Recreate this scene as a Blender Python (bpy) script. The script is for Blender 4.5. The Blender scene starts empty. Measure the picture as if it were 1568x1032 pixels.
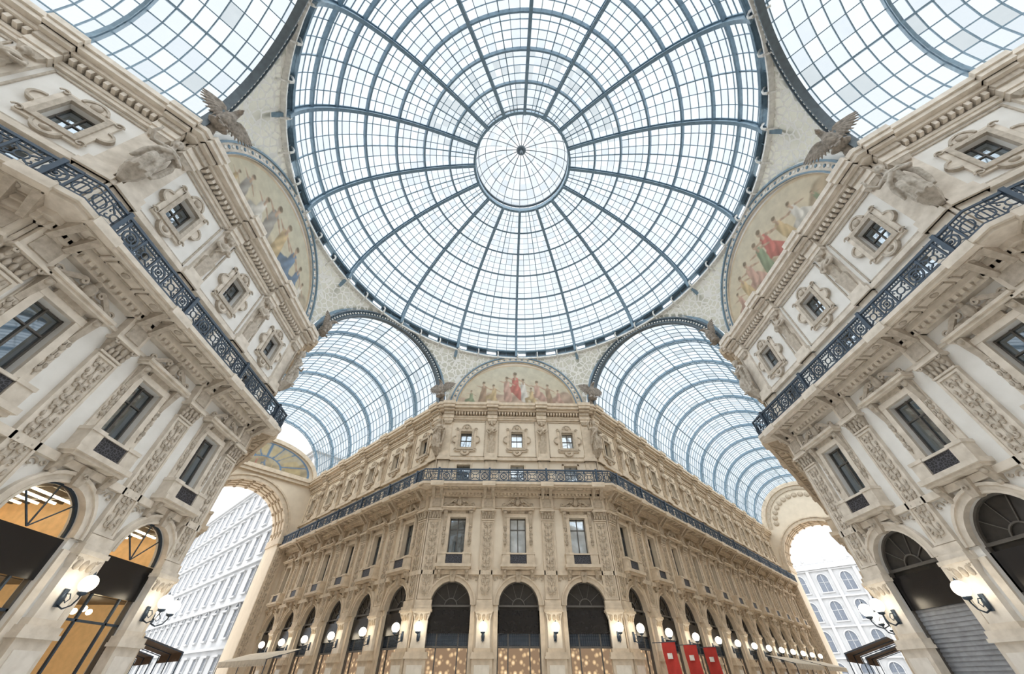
import bpy, math, random
import numpy as np
from mathutils import Vector, Matrix
random.seed(4)
rad=math.radians
R=18.0; T=math.tan(rad(22.5)); W=R*T; BW=2*W/3; B=BW/2
sc=bpy.context.scene
sc.view_settings.view_transform='Standard'
sc.view_settings.look='None'

# ------------------------------------------------------------------ materials
def newmat(name):
    m=bpy.data.materials.new(name); m.use_nodes=True
    nt=m.node_tree; nt.nodes.clear()
    out=nt.nodes.new('ShaderNodeOutputMaterial')
    return m,nt,out
def N(nt,t,**k):
    n=nt.nodes.new(t)
    for a,b in k.items(): setattr(n,a,b)
    return n
def ramp(nt,stops):
    r=N(nt,'ShaderNodeValToRGB'); e=r.color_ramp.elements
    while len(e)<len(stops): e.new(.5)
    for i,(p,c) in enumerate(stops):
        e[i].position=p; e[i].color=(*c,1) if len(c)==3 else c
    return r
def mixc(nt,a,b,fac,blend='MIX'):
    m=N(nt,'ShaderNodeMix',data_type='RGBA',blend_type=blend)
    for sock,v in ((6,a),(7,b),(0,fac)):
        if hasattr(v,'links'): nt.links.new(v,m.inputs[sock])
        elif sock==0: m.inputs[0].default_value=v
        else: m.inputs[sock].default_value=(*v,1)
    return m.outputs[2]
def stone(name,pale,tan,nscale=3.0,amp=.14,bump=.1,rough=.75):
    m,nt,out=newmat(name)
    p=N(nt,'ShaderNodeBsdfPrincipled'); p.inputs['Roughness'].default_value=rough
    oi=N(nt,'ShaderNodeObjectInfo'); tc=N(nt,'ShaderNodeTexCoord')
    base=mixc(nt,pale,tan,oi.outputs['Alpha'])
    no=N(nt,'ShaderNodeTexNoise'); no.inputs['Scale'].default_value=nscale; no.inputs['Detail'].default_value=5
    nt.links.new(tc.outputs['Object'],no.inputs['Vector'])
    r=ramp(nt,[(.3,(1-amp*2,1-amp*2.1,1-amp*2.3)),(.62,(1,1,1))]); nt.links.new(no.outputs['Fac'],r.inputs[0])
    col=mixc(nt,base,r.outputs[0],1.0,'MULTIPLY')
    nt.links.new(col,p.inputs['Base Color'])
    if bump:
        n2=N(nt,'ShaderNodeTexNoise'); n2.inputs['Scale'].default_value=nscale*6; n2.inputs['Detail'].default_value=4
        nt.links.new(tc.outputs['Object'],n2.inputs['Vector'])
        b=N(nt,'ShaderNodeBump'); b.inputs['Strength'].default_value=bump; b.inputs['Distance'].default_value=.03
        nt.links.new(n2.outputs['Fac'],b.inputs['Height']); nt.links.new(b.outputs[0],p.inputs['Normal'])
    nt.links.new(p.outputs[0],out.inputs[0]); return m
def plain(name,col,rough=.6,metal=0,amp=.1,nscale=4,emit=None,estr=0):
    m,nt,out=newmat(name)
    p=N(nt,'ShaderNodeBsdfPrincipled'); p.inputs['Roughness'].default_value=rough; p.inputs['Metallic'].default_value=metal
    tc=N(nt,'ShaderNodeTexCoord')
    no=N(nt,'ShaderNodeTexNoise'); no.inputs['Scale'].default_value=nscale; no.inputs['Detail'].default_value=3
    nt.links.new(tc.outputs['Object'],no.inputs['Vector'])
    r=ramp(nt,[(.3,tuple(c*(1-amp*2) for c in col)),(.7,tuple(min(1,c*(1+amp)) for c in col))])
    nt.links.new(no.outputs['Fac'],r.inputs[0]); nt.links.new(r.outputs[0],p.inputs['Base Color'])
    if emit:
        p.inputs['Emission Color'].default_value=(*emit,1); p.inputs['Emission Strength'].default_value=estr
    nt.links.new(p.outputs[0],out.inputs[0]); return m

M_field=stone('plaster_field',(.88,.875,.86),(.77,.65,.495),1.2,.04,.05)
M_trim=stone('stone_trim',(.80,.735,.655),(.70,.575,.43),2.5,.11,.1)
M_orn=stone('stone_ornament',(.58,.52,.45),(.55,.45,.335),5,.15,.3)
M_marble=stone('marble_pier',(.85,.81,.76),(.82,.74,.63),2,.1,.03,.3)
M_iron=plain('wrought_iron',(.05,.075,.11),.45,.3)
M_frame=plain('window_frame',(.12,.11,.10),.5)
M_black=plain('black_fascia',(.014,.013,.014),.25)
def glassdark():
    m,nt,out=newmat('window_glass')
    p=N(nt,'ShaderNodeBsdfPrincipled'); p.inputs['Roughness'].default_value=.06
    oi=N(nt,'ShaderNodeObjectInfo'); tc=N(nt,'ShaderNodeTexCoord'); se=N(nt,'ShaderNodeSeparateColor')
    nt.links.new(oi.outputs['Color'],se.inputs[0])
    no=N(nt,'ShaderNodeTexNoise'); no.inputs['Scale'].default_value=1.3
    nt.links.new(tc.outputs['Object'],no.inputs['Vector'])
    r0=ramp(nt,[(.0,(.03,.04,.045)),(.5,(.09,.115,.13)),(1,(.85,.9,.93))]); nt.links.new(se.outputs[0],r0.inputs[0])
    r=ramp(nt,[(.35,(.6,.6,.6)),(.65,(1,1,1))]); nt.links.new(no.outputs['Fac'],r.inputs[0])
    nt.links.new(mixc(nt,r0.outputs[0],r.outputs[0],1.0,'MULTIPLY'),p.inputs['Base Color'])
    gl=N(nt,'ShaderNodeBsdfGlossy'); gl.inputs['Roughness'].default_value=.03; gl.inputs[0].default_value=(.8,.9,1,1)
    mx=N(nt,'ShaderNodeMixShader'); mx.inputs[0].default_value=.3
    nt.links.new(p.outputs[0],mx.inputs[1]); nt.links.new(gl.outputs[0],mx.inputs[2])
    nt.links.new(mx.outputs[0],out.inputs[0]); return m
M_glass=glassdark()
M_fan=plain('fanlight_glass',(.045,.042,.04),.12)
def shoplight():
    m,nt,out=newmat('shop_interior_lit')
    tc=N(nt,'ShaderNodeTexCoord'); v=N(nt,'ShaderNodeTexVoronoi'); v.inputs['Scale'].default_value=3.2
    nt.links.new(tc.outputs['Object'],v.inputs['Vector'])
    r=ramp(nt,[(.0,(1,.9,.68)),(.22,(.75,.52,.29)),(.5,(.24,.16,.10))]); nt.links.new(v.outputs['Distance'],r.inputs[0])
    e=N(nt,'ShaderNodeEmission'); e.inputs['Strength'].default_value=1.3
    nt.links.new(r.outputs[0],e.inputs[0]); nt.links.new(e.outputs[0],out.inputs[0]); return m
M_shop=shoplight()
M_ceil=plain('shop_ceiling_wood_glow',(.52,.34,.17),.5,emit=(.95,.58,.24),estr=.28)  # warm light on shop ceiling and walls put in as emission
M_rod=plain('light_rod',(1,.9,.7),.4,emit=(1,.84,.55),estr=7)
M_shut=plain('roller_shutter',(.33,.345,.38),.5)
def grillem():
    m,nt,out=newmat('iron_grille_panel')
    p=N(nt,'ShaderNodeBsdfPrincipled'); p.inputs['Roughness'].default_value=.5
    tc=N(nt,'ShaderNodeTexCoord'); v=N(nt,'ShaderNodeTexVoronoi',feature='DISTANCE_TO_EDGE'); v.inputs['Scale'].default_value=9
    nt.links.new(tc.outputs['Object'],v.inputs['Vector'])
    r=ramp(nt,[(.05,(.09,.09,.11)),(.12,(.02,.02,.025))]); nt.links.new(v.outputs[0],r.inputs[0])
    nt.links.new(r.outputs[0],p.inputs['Base Color']); nt.links.new(p.outputs[0],out.inputs[0]); return m
M_grille=grillem()
MATS=[M_field,M_trim,M_orn,M_marble,M_iron,M_glass,M_frame,M_black,M_shop,M_shut,M_ceil,M_rod,M_grille,M_fan]
FI,TR,OR,MA,IR,GL,FR,BL,SH,SU,CE,RO,GR,FG=range(14)

# ------------------------------------------------------------------ mesh builder
class MB:
    def __init__(s): s.v=[]; s.f=[]; s.m=[]; s.sm=[]
    def add(s,vs,fs,mat,smooth=False):
        o=len(s.v); s.v.extend([tuple(p) for p in vs])
        for f in fs: s.f.append(tuple(i+o for i in f)); s.m.append(mat); s.sm.append(smooth)
    def box(s,x0,x1,y0,y1,z0,z1,mat):
        vs=[(x0,y0,z0),(x1,y0,z0),(x1,y1,z0),(x0,y1,z0),(x0,y0,z1),(x1,y0,z1),(x1,y1,z1),(x0,y1,z1)]
        s.add(vs,[(0,3,2,1),(4,5,6,7),(0,1,5,4),(1,2,6,5),(2,3,7,6),(3,0,4,7)],mat)
    def frus(s,x,y0,z0,z1,hw0,d0,hw1,d1,mat):
        vs=[(x-hw0,y0,z0),(x+hw0,y0,z0),(x+hw0,y0+d0,z0),(x-hw0,y0+d0,z0),(x-hw1,y0,z1),(x+hw1,y0,z1),(x+hw1,y0+d1,z1),(x-hw1,y0+d1,z1)]
        s.add(vs,[(0,3,2,1),(4,5,6,7),(0,1,5,4),(1,2,6,5),(2,3,7,6),(3,0,4,7)],mat)
    def prism(s,poly,y0,y1,mat):
        n=len(poly); vs=[(x,y0,z) for x,z in poly]+[(x,y1,z) for x,z in poly]
        fs=[tuple(range(n)),tuple(range(2*n-1,n-1,-1))]+[(i,i+n,(i+1)%n+n,(i+1)%n) for i in range(n)]
        s.add(vs,fs,mat)
    def arc(s,cx,cz,r0,r1,a0,a1,y0,y1,mat,n=14):
        vs=[];fs=[]
        for i in range(n+1):
            a=rad(a0+(a1-a0)*i/n); c,t=math.cos(a),math.sin(a)
            vs+=[(cx+r0*c,y0,cz+r0*t),(cx+r1*c,y0,cz+r1*t),(cx+r1*c,y1,cz+r1*t),(cx+r0*c,y1,cz+r0*t)]
        for i in range(n):
            o=4*i
            for k in range(4): fs.append((o+k,o+(k+1)%4,o+4+(k+1)%4,o+4+k))
        fs+= [(0,3,2,1),(4*n,4*n+1,4*n+2,4*n+3)]
        s.add(vs,fs,mat)
    def tube(s,pts,r,mat,sides=4,closed=False,smooth=False,ref=None,sec=None):
        pts=[Vector(p) for p in pts]; n=len(pts); vs=[];fs=[]
        rs=r if isinstance(r,(list,tuple)) else [r]*n
        for i,p in enumerate(pts):
            if closed: t=pts[(i+1)%n]-pts[i-1]
            else: t=pts[min(i+1,n-1)]-pts[max(i-1,0)]
            if t.length<1e-9: t=Vector((0,0,1))
            t.normalize()
            rf=ref[i] if isinstance(ref,list) else (ref or Vector((0,1,0)))
            if abs(t.dot(rf))>.95: rf=Vector((1,0,0)) if abs(t.x)<.9 else Vector((0,0,1))
            u=t.cross(rf).normalized(); w=u.cross(t).normalized()
            if sec:
                a,b=sec
                for (q,e) in ((-a,-b),(a,-b),(a,b),(-a,b)): vs.append(p+u*q+w*e)
            else:
                for k in range(sides):
                    an=2*math.pi*(k+.5)/sides; vs.append(p+(u*math.cos(an)+w*math.sin(an))*rs[i])
        S=4 if sec else sides
        for i in range(n if closed else n-1):
            j=(i+1)%n
            for k in range(S): fs.append((i*S+k,i*S+(k+1)%S,j*S+(k+1)%S,j*S+k))
        if not closed: fs+=[tuple(range(S-1,-1,-1)),tuple(range((n-1)*S,n*S))]
        s.add(vs,fs,mat,smooth)
    def ell(s,c,rx,ry,rz,mat,nu=8,nv=6,rot=None):
        vs=[];fs=[]
        M=rot or Matrix.Identity(3); c=Vector(c)
        vs.append(c+M@Vector((0,0,rz)))
        for j in range(1,nv):
            t=math.pi*j/nv
            for i in range(nu):
                a=2*math.pi*i/nu; vs.append(c+M@Vector((rx*math.sin(t)*math.cos(a),ry*math.sin(t)*math.sin(a),rz*math.cos(t))))
        vs.append(c+M@Vector((0,0,-rz)))
        for i in range(nu): fs.append((0,1+i,1+(i+1)%nu))
        for j in range(nv-2):
            for i in range(nu):
                a=1+j*nu+i; b=1+j*nu+(i+1)%nu; fs.append((a,a+nu,b+nu,b))
        e=len(vs)-1
        for i in range(nu): fs.append((e,1+(nv-2)*nu+(i+1)%nu,1+(nv-2)*nu+i))
        s.add(vs,fs,mat,True)
    def lathe(s,prof,mat,n=16,c=(0,0,0),fold=0,nf=8,sy=1):
        vs=[];fs=[]
        for (r,z) in prof:
            for i in range(n):
                a=2*math.pi*i/n; rr=r*(1+fold*math.cos(nf*a))
                vs.append((c[0]+rr*math.cos(a),c[1]+rr*math.sin(a)*sy,c[2]+z))
        for j in range(len(prof)-1):
            for i in range(n): fs.append((j*n+i,j*n+(i+1)%n,(j+1)*n+(i+1)%n,(j+1)*n+i))
        fs+=[tuple(range(n-1,-1,-1)),tuple(range((len(prof)-1)*n,len(prof)*n))]
        s.add(vs,fs,mat,True)
    def spiral(s,cx,cz,y,r,turn,sx,sz,mat,th=.025,n=12):
        pts=[]
        for i in range(n+1):
            t=i/n; a=t*turn; rr=r*(1-.8*t); pts.append((cx+sx*rr*math.cos(a),y,cz+sz*rr*math.sin(a)))
        s.tube(pts,th,mat,4)
    def addmesh(s,me,M,mat):
        vs=[M@v.co for v in me.vertices]; s.add(vs,[tuple(p.vertices) for p in me.polygons],mat,True)
    def mesh(s,name,mats):
        me=bpy.data.meshes.new(name); me.from_pydata([tuple(v) for v in s.v],[],s.f)
        for m in mats: me.materials.append(m)
        me.polygons.foreach_set('material_index',s.m); me.polygons.foreach_set('use_smooth',s.sm)
        me.update(); return me
def obj(name,me,parent=None,loc=(0,0,0),rz=0,alpha=1.0,scale=None,cr=.3):
    o=bpy.data.objects.new(name,me); sc.collection.objects.link(o)
    o.location=loc; o.rotation_euler=(0,0,rz); o.color=(cr,cr,cr,alpha)
    if scale: o.scale=scale
    if parent: o.parent=parent
    return o
def empty(name):
    o=bpy.data.objects.new(name,None); sc.collection.objects.link(o); return o
def az(a): return Vector((math.sin(a),math.cos(a),0))

def remesh(mb,voxel,name,smooth=2):
    me=mb.mesh(name+'_tmp',[M_orn]); o=bpy.data.objects.new(name,me); sc.collection.objects.link(o)
    m=o.modifiers.new('r','REMESH'); m.mode='VOXEL'; m.voxel_size=voxel
    s=o.modifiers.new('s','SMOOTH'); s.iterations=smooth; s.factor=.5
    dg=bpy.context.evaluated_depsgraph_get(); dg.update()
    e=bpy.data.meshes.new_from_object(o.evaluated_get(dg)); e.name=name
    bpy.data.objects.remove(o)
    for p in e.polygons: p.use_smooth=True
    return e

# ------------------------------------------------------------------ sculptures
def make_herm():
    b=MB()
    b.frus(0,0,0,1.1,.14,.22,.22,.3,0)
    b.ell((0,.2,1.25),.26,.22,.28,0,12,8)
    b.ell((0,.22,1.58),.31,.24,.3,0,12,8)
    b.tube([(-.3,.2,1.74),(-.46,.28,1.45),(-.25,.48,1.22),(.05,.46,1.3)],[.12,.11,.08,.06],0,8)
    b.tube([(.3,.2,1.74),(.48,.25,1.42),(.3,.44,1.12),(.1,.46,1.02)],[.12,.11,.08,.06],0,8)
    b.tube([(0,.2,1.75),(0,.26,2.08)],[.12,.09],0,8)
    b.ell((0,.3,2.24),.15,.18,.21,0,12,8)
    b.ell((0,.46,2.22),.035,.07,.05,0)
    b.ell((0,.38,2.06),.1,.1,.12,0)
    b.ell((0,.2,2.34),.19,.17,.14,0,12,8)
    b.tube([(-.36,.3,1.7),(-.1,.5,1.4),(.2,.44,1.1),(.28,.25,.9)],[.07,.09,.09,.06],0,6)
    return remesh(b,.035,'herm',1)
def make_statue():
    b=MB()
    # corbel
    b.frus(0,-.1,-.5,.12,.1,.2,.34,.6,0)
    # draped legs and robe
    b.lathe([(.34,.1),(.35,.4),(.30,.9),(.29,1.25),(.22,1.55),(.25,1.85),(.31,2.12),(.17,2.3)],0,44,(0,.22,0),.11,9,.8)
    b.tube([(.12,.5,.2),(.17,.60,.8),(.13,.46,1.25)],[.10,.14,.15],0,8)
    b.tube([(-.12,.42,.2),(-.13,.45,.8),(-.1,.4,1.3)],[.10,.12,.15],0,8)
    b.tube([(.12,.5,.16),(.13,.72,.12)],[.08,.06],0,6); b.tube([(-.12,.42,.16),(-.16,.66,.12)],[.08,.06],0,6)
    # arms
    b.tube([(-.28,.2,2.18),(-.56,.28,1.85),(-.44,.6,1.62),(-.2,.70,1.72)],[.12,.11,.08,.055],0,8)
    b.tube([(.28,.2,2.18),(.60,.24,1.95),(.78,.42,2.2),(.74,.5,2.5)],[.12,.10,.08,.055],0,8)
    for k in range(4): b.tube([(.74,.5,2.5),(.70+.04*k,.54,2.62)],[.03,.022],0,6)
    for k in range(4): b.tube([(-.2,.70,1.72),(-.1,.72+.0*k,1.68+.035*k)],[.03,.022],0,6)
    # cloak
    b.tube([(-.34,.25,2.22),(-.05,.52,1.95),(.26,.5,1.6),(.40,.3,1.25),(.46,.2,.6)],[.08,.10,.11,.11,.06],0,6)
    b.tube([(-.38,.08,2.12),(-.52,.10,1.5),(-.48,.15,.8),(-.42,.2,.35)],[.1,.13,.12,.07],0,6)
    # neck, head with face, hair and beard
    b.tube([(0,.22,2.2),(.02,.28,2.52)],[.11,.09],0,8)
    b.ell((.03,.33,2.68),.15,.18,.21,0,12,8)
    b.ell((.04,.50,2.66),.03,.06,.05,0); b.ell((.03,.25,2.76),.2,.2,.16,0,12,8)
    b.ell((.04,.44,2.52),.09,.09,.1,0)
    return remesh(b,.034,'statue',1)
def make_eagle():
    b=MB()
    b.ell((0,.35,.1),.55,.3,.22,0,12,8)
    b.tube([(0,.1,.1),(0,.35,.6),(0,.5,1.1),(0,.58,1.5),(0,.72,1.75)],[.22,.38,.36,.2,.17],0,10)
    b.ell((0,.82,1.8),.15,.24,.16,0,10,8)
    b.tube([(0,1.0,1.8),(0,1.16,1.74),(0,1.17,1.6)],[.09,.06,.02],0,6)
    for s in (-1,1):
        b.tube([(s*.18,.35,.6),(s*.22,.5,.25),(s*.25,.62,.05)],[.16,.1,.08],0,8)
        for k in (-1,0,1): b.tube([(s*.25,.6,.05),(s*(.25+.08*k),.82,-.02)],[.06,.03],0,6)
        b.tube([(s*.2,.3,1.3),(s*.5,.35,1.62),(s*.78,.35,1.72)],[.18,.17,.1],0,8)
        for k in range(10):
            t=k/9; bx=s*(.28+.5*t); bz=1.4+.3*t; an=rad(-88+70*t)
            L=.85+.25*math.sin(math.pi*t)
            b.tube([(bx,.34,bz),(bx+s*math.cos(an)*L*.6,.26,bz+math.sin(an)*L*.6),(bx+s*math.cos(an)*L,.2,bz+math.sin(an)*L)],[.1,.09,.035],0,6)
    for k in range(-2,3): b.tube([(0,.1,.3),(k*.14,-.05,-.5)],[.1,.06],0,6)
    return remesh(b,.04,'eagle',1)
ME_herm=make_herm(); ME_statue=make_statue(); ME_eagle=make_eagle()

# ------------------------------------------------------------------ facade
PROFILE=[(0,.35,.12,TR),(5.2,5.48,.14,TR),(7.42,7.7,.22,TR),(12.25,12.4,.12,TR),(13.1,13.35,.32,TR),(13.35,13.6,.6,TR),
 (13.6,13.74,1.42,TR),(13.74,13.95,1.56,TR),(16.45,16.72,.22,TR),(20.75,20.95,.15,TR),(20.95,21.15,.22,TR),(21.5,21.72,.62,TR),(21.72,22.0,.9,TR),(22.0,22.3,1.02,TR)]
def wallhole(b,x0,x1,z0,z1,hw,h0,h1,mat,d=.5):
    b.box(x0,-hw,-d,0,z0,z1,mat); b.box(hw,x1,-d,0,z0,z1,mat)
    b.box(-hw,hw,-d,0,z0,h0,mat); b.box(-hw,hw,-d,0,h1,z1,mat)
def railing(b,x0,x1,y,n):
    b.box(x0,x1,y-.06,y+.06,14.94,15.06,IR); b.box(x0,x1,y-.05,y+.05,13.98,14.07,IR); b.box(x0,x1,y-.03,y+.03,14.76,14.81,IR)
    wd=(x1-x0)/n
    for i in range(n):
        cx=x0+(i+.5)*wd; h=wd/2
        b.box(cx-h-.04,cx-h+.04,y-.04,y+.04,14,15,IR)
        for r in ((.31,.27,.14) if i%2==0 else (.17,)):
            b.tube([(cx+r*math.cos(k*math.pi/6),y,14.42+r*math.sin(k*math.pi/6)) for k in range(12)],.03,IR,4,True)
        if i%2==0:
            b.ell((cx,y,14.42),.08,.05,.08,IR,6,4)
            for k in range(4):
                a=math.pi/4+k*math.pi/2; b.tube([(cx+.12*math.cos(a),y,14.42+.12*math.sin(a)),(cx+.3*math.cos(a),y,14.42+.3*math.sin(a))],.035,IR)
                b.tube([(cx+.3*math.cos(a),y,14.42+.3*math.sin(a)),(cx+h*.95*(1 if math.cos(a)>0 else -1),y,14.42+.34*(1 if math.sin(a)>0 else -1))],.026,IR)
        else:
            for sx in (-1,1):
                for sz in (-1,1):
                    b.tube([(cx+sx*.12,y,14.42+sz*.12),(cx+sx*h*.9,y,14.42+sz*.34)],.03,IR)
                    b.spiral(cx+sx*h*.62,14.42+sz*.12,y,.14,4.5,-sx,sz,IR,.027,8)
        for k in range(6):
            xx=cx-h+wd*(k+.5)/6; b.box(xx-.02,xx+.02,y-.02,y+.02,14.8,14.97,IR)
def scrollcol(b,cx,y,z0,z1,hw,mat,step=.5):
    n=max(1,int((z1-z0)/step)); st=(z1-z0)/n
    b.tube([(cx,y,z0),(cx,y,z1)],.03,mat)
    for i in range(n):
        z=z0+(i+.5)*st
        for s in (-1,1):
            b.spiral(cx+s*hw*.5,z,y,hw*.5,5.2,-s,(1 if i%2 else -1),mat,.035,9)
            b.ell((cx+s*hw*.75,y,z+st*.4),.07,.04,.12,mat,6,4)
        b.ell((cx,y+.01,z),.09,.06,.15,mat,6,4)
def bay(variant):
    b=MB(); d=.5
    hw=1.5; sp=5.57; n=16
    b.box(-B,-hw,-d,0,0,7.6,FI); b.box(hw,B,-d,0,0,7.6,FI)
    P=[(hw*math.cos(math.pi*i/n),sp+hw*math.sin(math.pi*i/n)) for i in range(n+1)]
    for i in range(n):
        (xa,za),(xb,zb)=P[i],P[i+1]; b.prism([(xa,za),(xa,7.6),(xb,7.6),(xb,zb)],-d,0,FI)
    b.arc(0,sp,hw-.02,hw+.3,0,180,0,.12,TR,18); b.arc(0,sp,hw+.24,hw+.36,0,180,0,.2,TR,18); b.arc(0,sp,hw-.04,hw+.06,0,180,-.1,.16,TR,18)
    b.frus(0,0,6.95,7.6,.14,.3,.24,.42,OR); b.spiral(0,7.3,.44,.12,6,1,1,OR,.04)
    for s in (-1,1):
        b.box(s*hw-.0 if s>0 else -hw-.3,hw+.3 if s>0 else -hw,0,.1,0,5.2,TR)
        b.spiral(s*1.75,7.15,.05,.2,5.5,-s,1,OR,.045); b.spiral(s*1.35,7.28,.05,.11,5,s,-1,OR,.035)
    if variant=='left':
        for a in (45,90,135): b.tube([(0,-.25,sp),(hw*math.cos(rad(a)),-.25,sp+hw*math.sin(rad(a)))],.03,IR)
        b.arc(0,sp,hw-.1,hw,0,180,-.3,-.2,IR,18)
        b.box(-hw,hw,-.35,-.15,4.2,5.5,BL)
        b.box(-2.3,2.3,-5.0,-.5,7.3,7.4,CE)
        b.box(-2.3,2.3,-5.1,-5.0,0,7.4,CE); b.box(-2.4,-2.3,-5,-.5,0,7.4,CE); b.box(2.3,2.4,-5,-.5,0,7.4,CE)
        for k in range(6):
            b.box(-2.3,2.3,-.9-k*.7,-.8-k*.7,7.05,7.3,FR)
            b.box(-1.7,1.7,-1.2-k*.7,-1.12-k*.7,6.85,6.92,RO)
        for x in (-1.4,0,1.4): b.box(x-.04,x+.04,-5,-.5,6.95,7.05,FR)
        b.box(-2.3,2.3,-4.9,-.5,4.2,4.3,FR)
        b.box(-1.2,1.2,-2.6,-2.5,0,3.4,FR); b.box(-1.0,.2,-2.5,-2.45,.5,3.1,MA)
        for s in (-.75,.75): b.box(s-.04,s+.04,-.3,-.2,0,4.35,IR)
        b.box(-hw,hw,-.3,-.2,3.3,3.38,IR)
        for xx in (-1.1,-.6,0,.5,1.2): b.ell((xx,-1.2-.3*abs(xx),3.7+.2*math.sin(xx*9)),.11,.11,.11,RO)
    else:
        b.box(-hw,hw,-.5,-.42,0,7.2,FG)
        for a in (36,72,108,144): b.tube([(.45*math.cos(rad(a)),-.38,sp+.45*math.sin(rad(a))),(hw*math.cos(rad(a)),-.38,sp+hw*math.sin(rad(a)))],.025,FR)
        b.arc(0,sp,.42,.48,0,180,-.4,-.34,FR,12); b.arc(0,sp,hw-.09,hw,0,180,-.42,-.3,FR,18); b.box(-hw,hw,-.42,-.28,5.5,5.62,FR)
        b.box(-hw,hw,-.42,-.2,4.0,5.3,BL)
        if variant=='right':
            b.box(-hw,hw,-.42,-.34,0,4.0,SU)
            for k in range(26): b.box(-hw,hw,-.36,-.31,k*.155+.03,k*.155+.12,SU)
        else:
            b.box(-hw,hw,-.42,-.40,0,3.3,SH); b.box(-hw,hw,-.42,-.39,3.3,4.0,SU if variant=='center' else BL)
            for k in range(9): b.box(-hw,hw,-.36,-.32,3.32+k*.075,3.35+k*.075,IR)
            for k in range(21): b.box(-hw+k*.15-.015,-hw+k*.15+.015,-.36,-.32,3.3,4.0,IR)
            for s in (-1,1): b.box(s*.75-.04,s*.75+.04,-.4,-.3,0,4,FR)
            b.box(-hw,hw,-.4,-.28,3.22,3.33,FR)
    for s in (-1,1): b.box(s*hw-.08 if s>0 else -hw,hw if s>0 else -hw+.08,-.4,-.2,0,5.5,FR)
    wallhole(b,-B,B,7.6,13.6,.66,8.8,11.5,FI)
    b.box(-.66,.66,-.42,-.36,8.7,11.6,GL)
    for z in (8.85,10.65,11.45): b.box(-.66,.66,-.36,-.3,z-.03,z+.03,FR)
    for x in (-.63,0,.63): b.box(x-.035,x+.035,-.36,-.28,8.8,11.5,FR)
    b.box(-1.35,1.35,0,.72,7.85,8.05,TR); b.box(-1.25,1.25,0,.6,7.72,7.85,TR)
    b.box(-.62,.62,.42,.5,8.07,8.76,GR)
    for s in (-1,1):
        x=s*.95; b.box(x-.3,x+.3,0,.56,8.05,8.72,TR); b.box(x-.34,x+.34,0,.6,8.7,8.84,TR)
        b.frus(s*1.05,0,7.1,7.72,.12,.12,.16,.5,OR); b.ell((s*1.05,.42,7.6),.13,.13,.13,OR); b.ell((s*1.05,.2,7.15),.1,.1,.1,OR)
        xa,xb=(.66,.92) if s>0 else (-.92,-.66); b.box(xa,xb,0,.16,8.84,11.7,TR)
        xa,xb=(.9,1.2) if s>0 else (-1.2,-.9); b.box(xa,xb,0,.1,8.84,11.9,TR)
        b.frus(s*1.05,0,10.9,11.95,.1,.12,.15,.42,OR); b.ell((s*1.05,.36,11.8),.12,.12,.12,OR)
        scrollcol(b,s*1.05,.12,9.3,10.8,.12,OR,.4)
    b.box(-.66,.66,.42,.56,8.7,8.8,TR)
    b.box(-.95,.95,0,.18,11.5,11.78,TR); b.box(-.6,.6,.1,.24,11.78,11.98,OR)
    b.box(-1.35,1.35,0,.5,11.98,12.1,TR); b.box(-1.42,1.42,0,.6,12.1,12.22,TR)
    for s in (-1,1):
        b.tube([(s*1.35,.3,12.28),(s*1.0,.3,12.42),(s*.65,.32,12.7),(s*.4,.34,12.86)],[.08,.11,.12,.08],OR,6)
        b.spiral(s*.42,12.72,.34,.18,7,s,1,OR,.06); b.spiral(s*1.2,12.45,.3,.16,6,-s,1,OR,.05)
        b.ell((s*.7,.25,12.4),.24,.12,.12,OR)
    b.arc(0,12.5,.0,.3,0,180,0,.3,OR,8); b.ell((0,.32,12.62),.22,.16,.32,OR); b.ell((0,.38,12.95),.12,.12,.14,OR)
    b.box(-1.1,1.1,0,.16,12.22,12.62,TR)
    for k in range(16):
        x=-B+BW*(k+.5)/16; b.box(x-.09,x+.09,.3,.5,13.18,13.35,TR)
    for x in (-1.65,0,1.65):
        for (x0,x1,y0,y1) in ((x-.72,x+.72,.68,.74),(x-.72,x+.72,1.22,1.28),(x-.72,x-.66,.68,1.28),(x+.66,x+.72,.68,1.28)):
            b.box(x0,x1,y0,y1,13.54,13.6,OR)
        b.ell((x,.98,13.58),.16,.16,.06,OR)
    railing(b,-B,B,1.46,6)
    wallhole(b,-B,B,13.6,16.6,.62,14.6,16.05,FI)
    b.box(-.62,.62,-.42,-.34,14.5,16.1,GL)
    for x in (-.6,0,.6): b.box(x-.03,x+.03,-.36,-.28,14.6,16.05,FR)
    b.box(-.62,.62,-.36,-.28,15.3,15.36,FR)
    for s in (-1,1): b.box(min(s*.62,s*.8),max(s*.62,s*.8),0,.09,14.6,16.2,TR)
    b.box(-.8,.8,0,.09,16.05,16.22,TR)
    wallhole(b,-B,B,16.6,22.3,.55,17.75,19.4,FI)
    b.box(-.55,.55,-.42,-.34,17.7,19.5,GL)
    for x in (-.52,0,.52): b.box(x-.03,x+.03,-.36,-.28,17.75,19.4,FR)
    for z in (17.78,18.6,19.37): b.box(-.55,.55,-.36,-.28,z-.03,z+.03,FR)
    for s in (-1,1):
        b.box(min(s*.55,s*.75),max(s*.55,s*.75),0,.2,17.6,19.55,OR)
        b.box(min(s*.75,s*.98),max(s*.75,s*.98),0,.12,17.45,19.7,TR)
        b.arc(s*.98,18.58,.0,.34,-90 if s>0 else 90,90 if s>0 else 270,0,.13,TR,10)
        b.arc(s*.98,18.58,.28,.38,-90 if s>0 else 90,90 if s>0 else 270,0,.2,OR,10)
        for z in (17.5,19.65): b.spiral(s*.9,z,.16,.18,6,s,1,OR,.04); 
    b.box(-.75,.75,0,.2,19.4,19.62,OR); b.box(-.75,.75,0,.2,17.5,17.75,OR)
    b.box(-.98,.98,0,.12,19.6,19.8,TR); b.box(-.98,.98,0,.12,17.35,17.55,TR)
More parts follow.
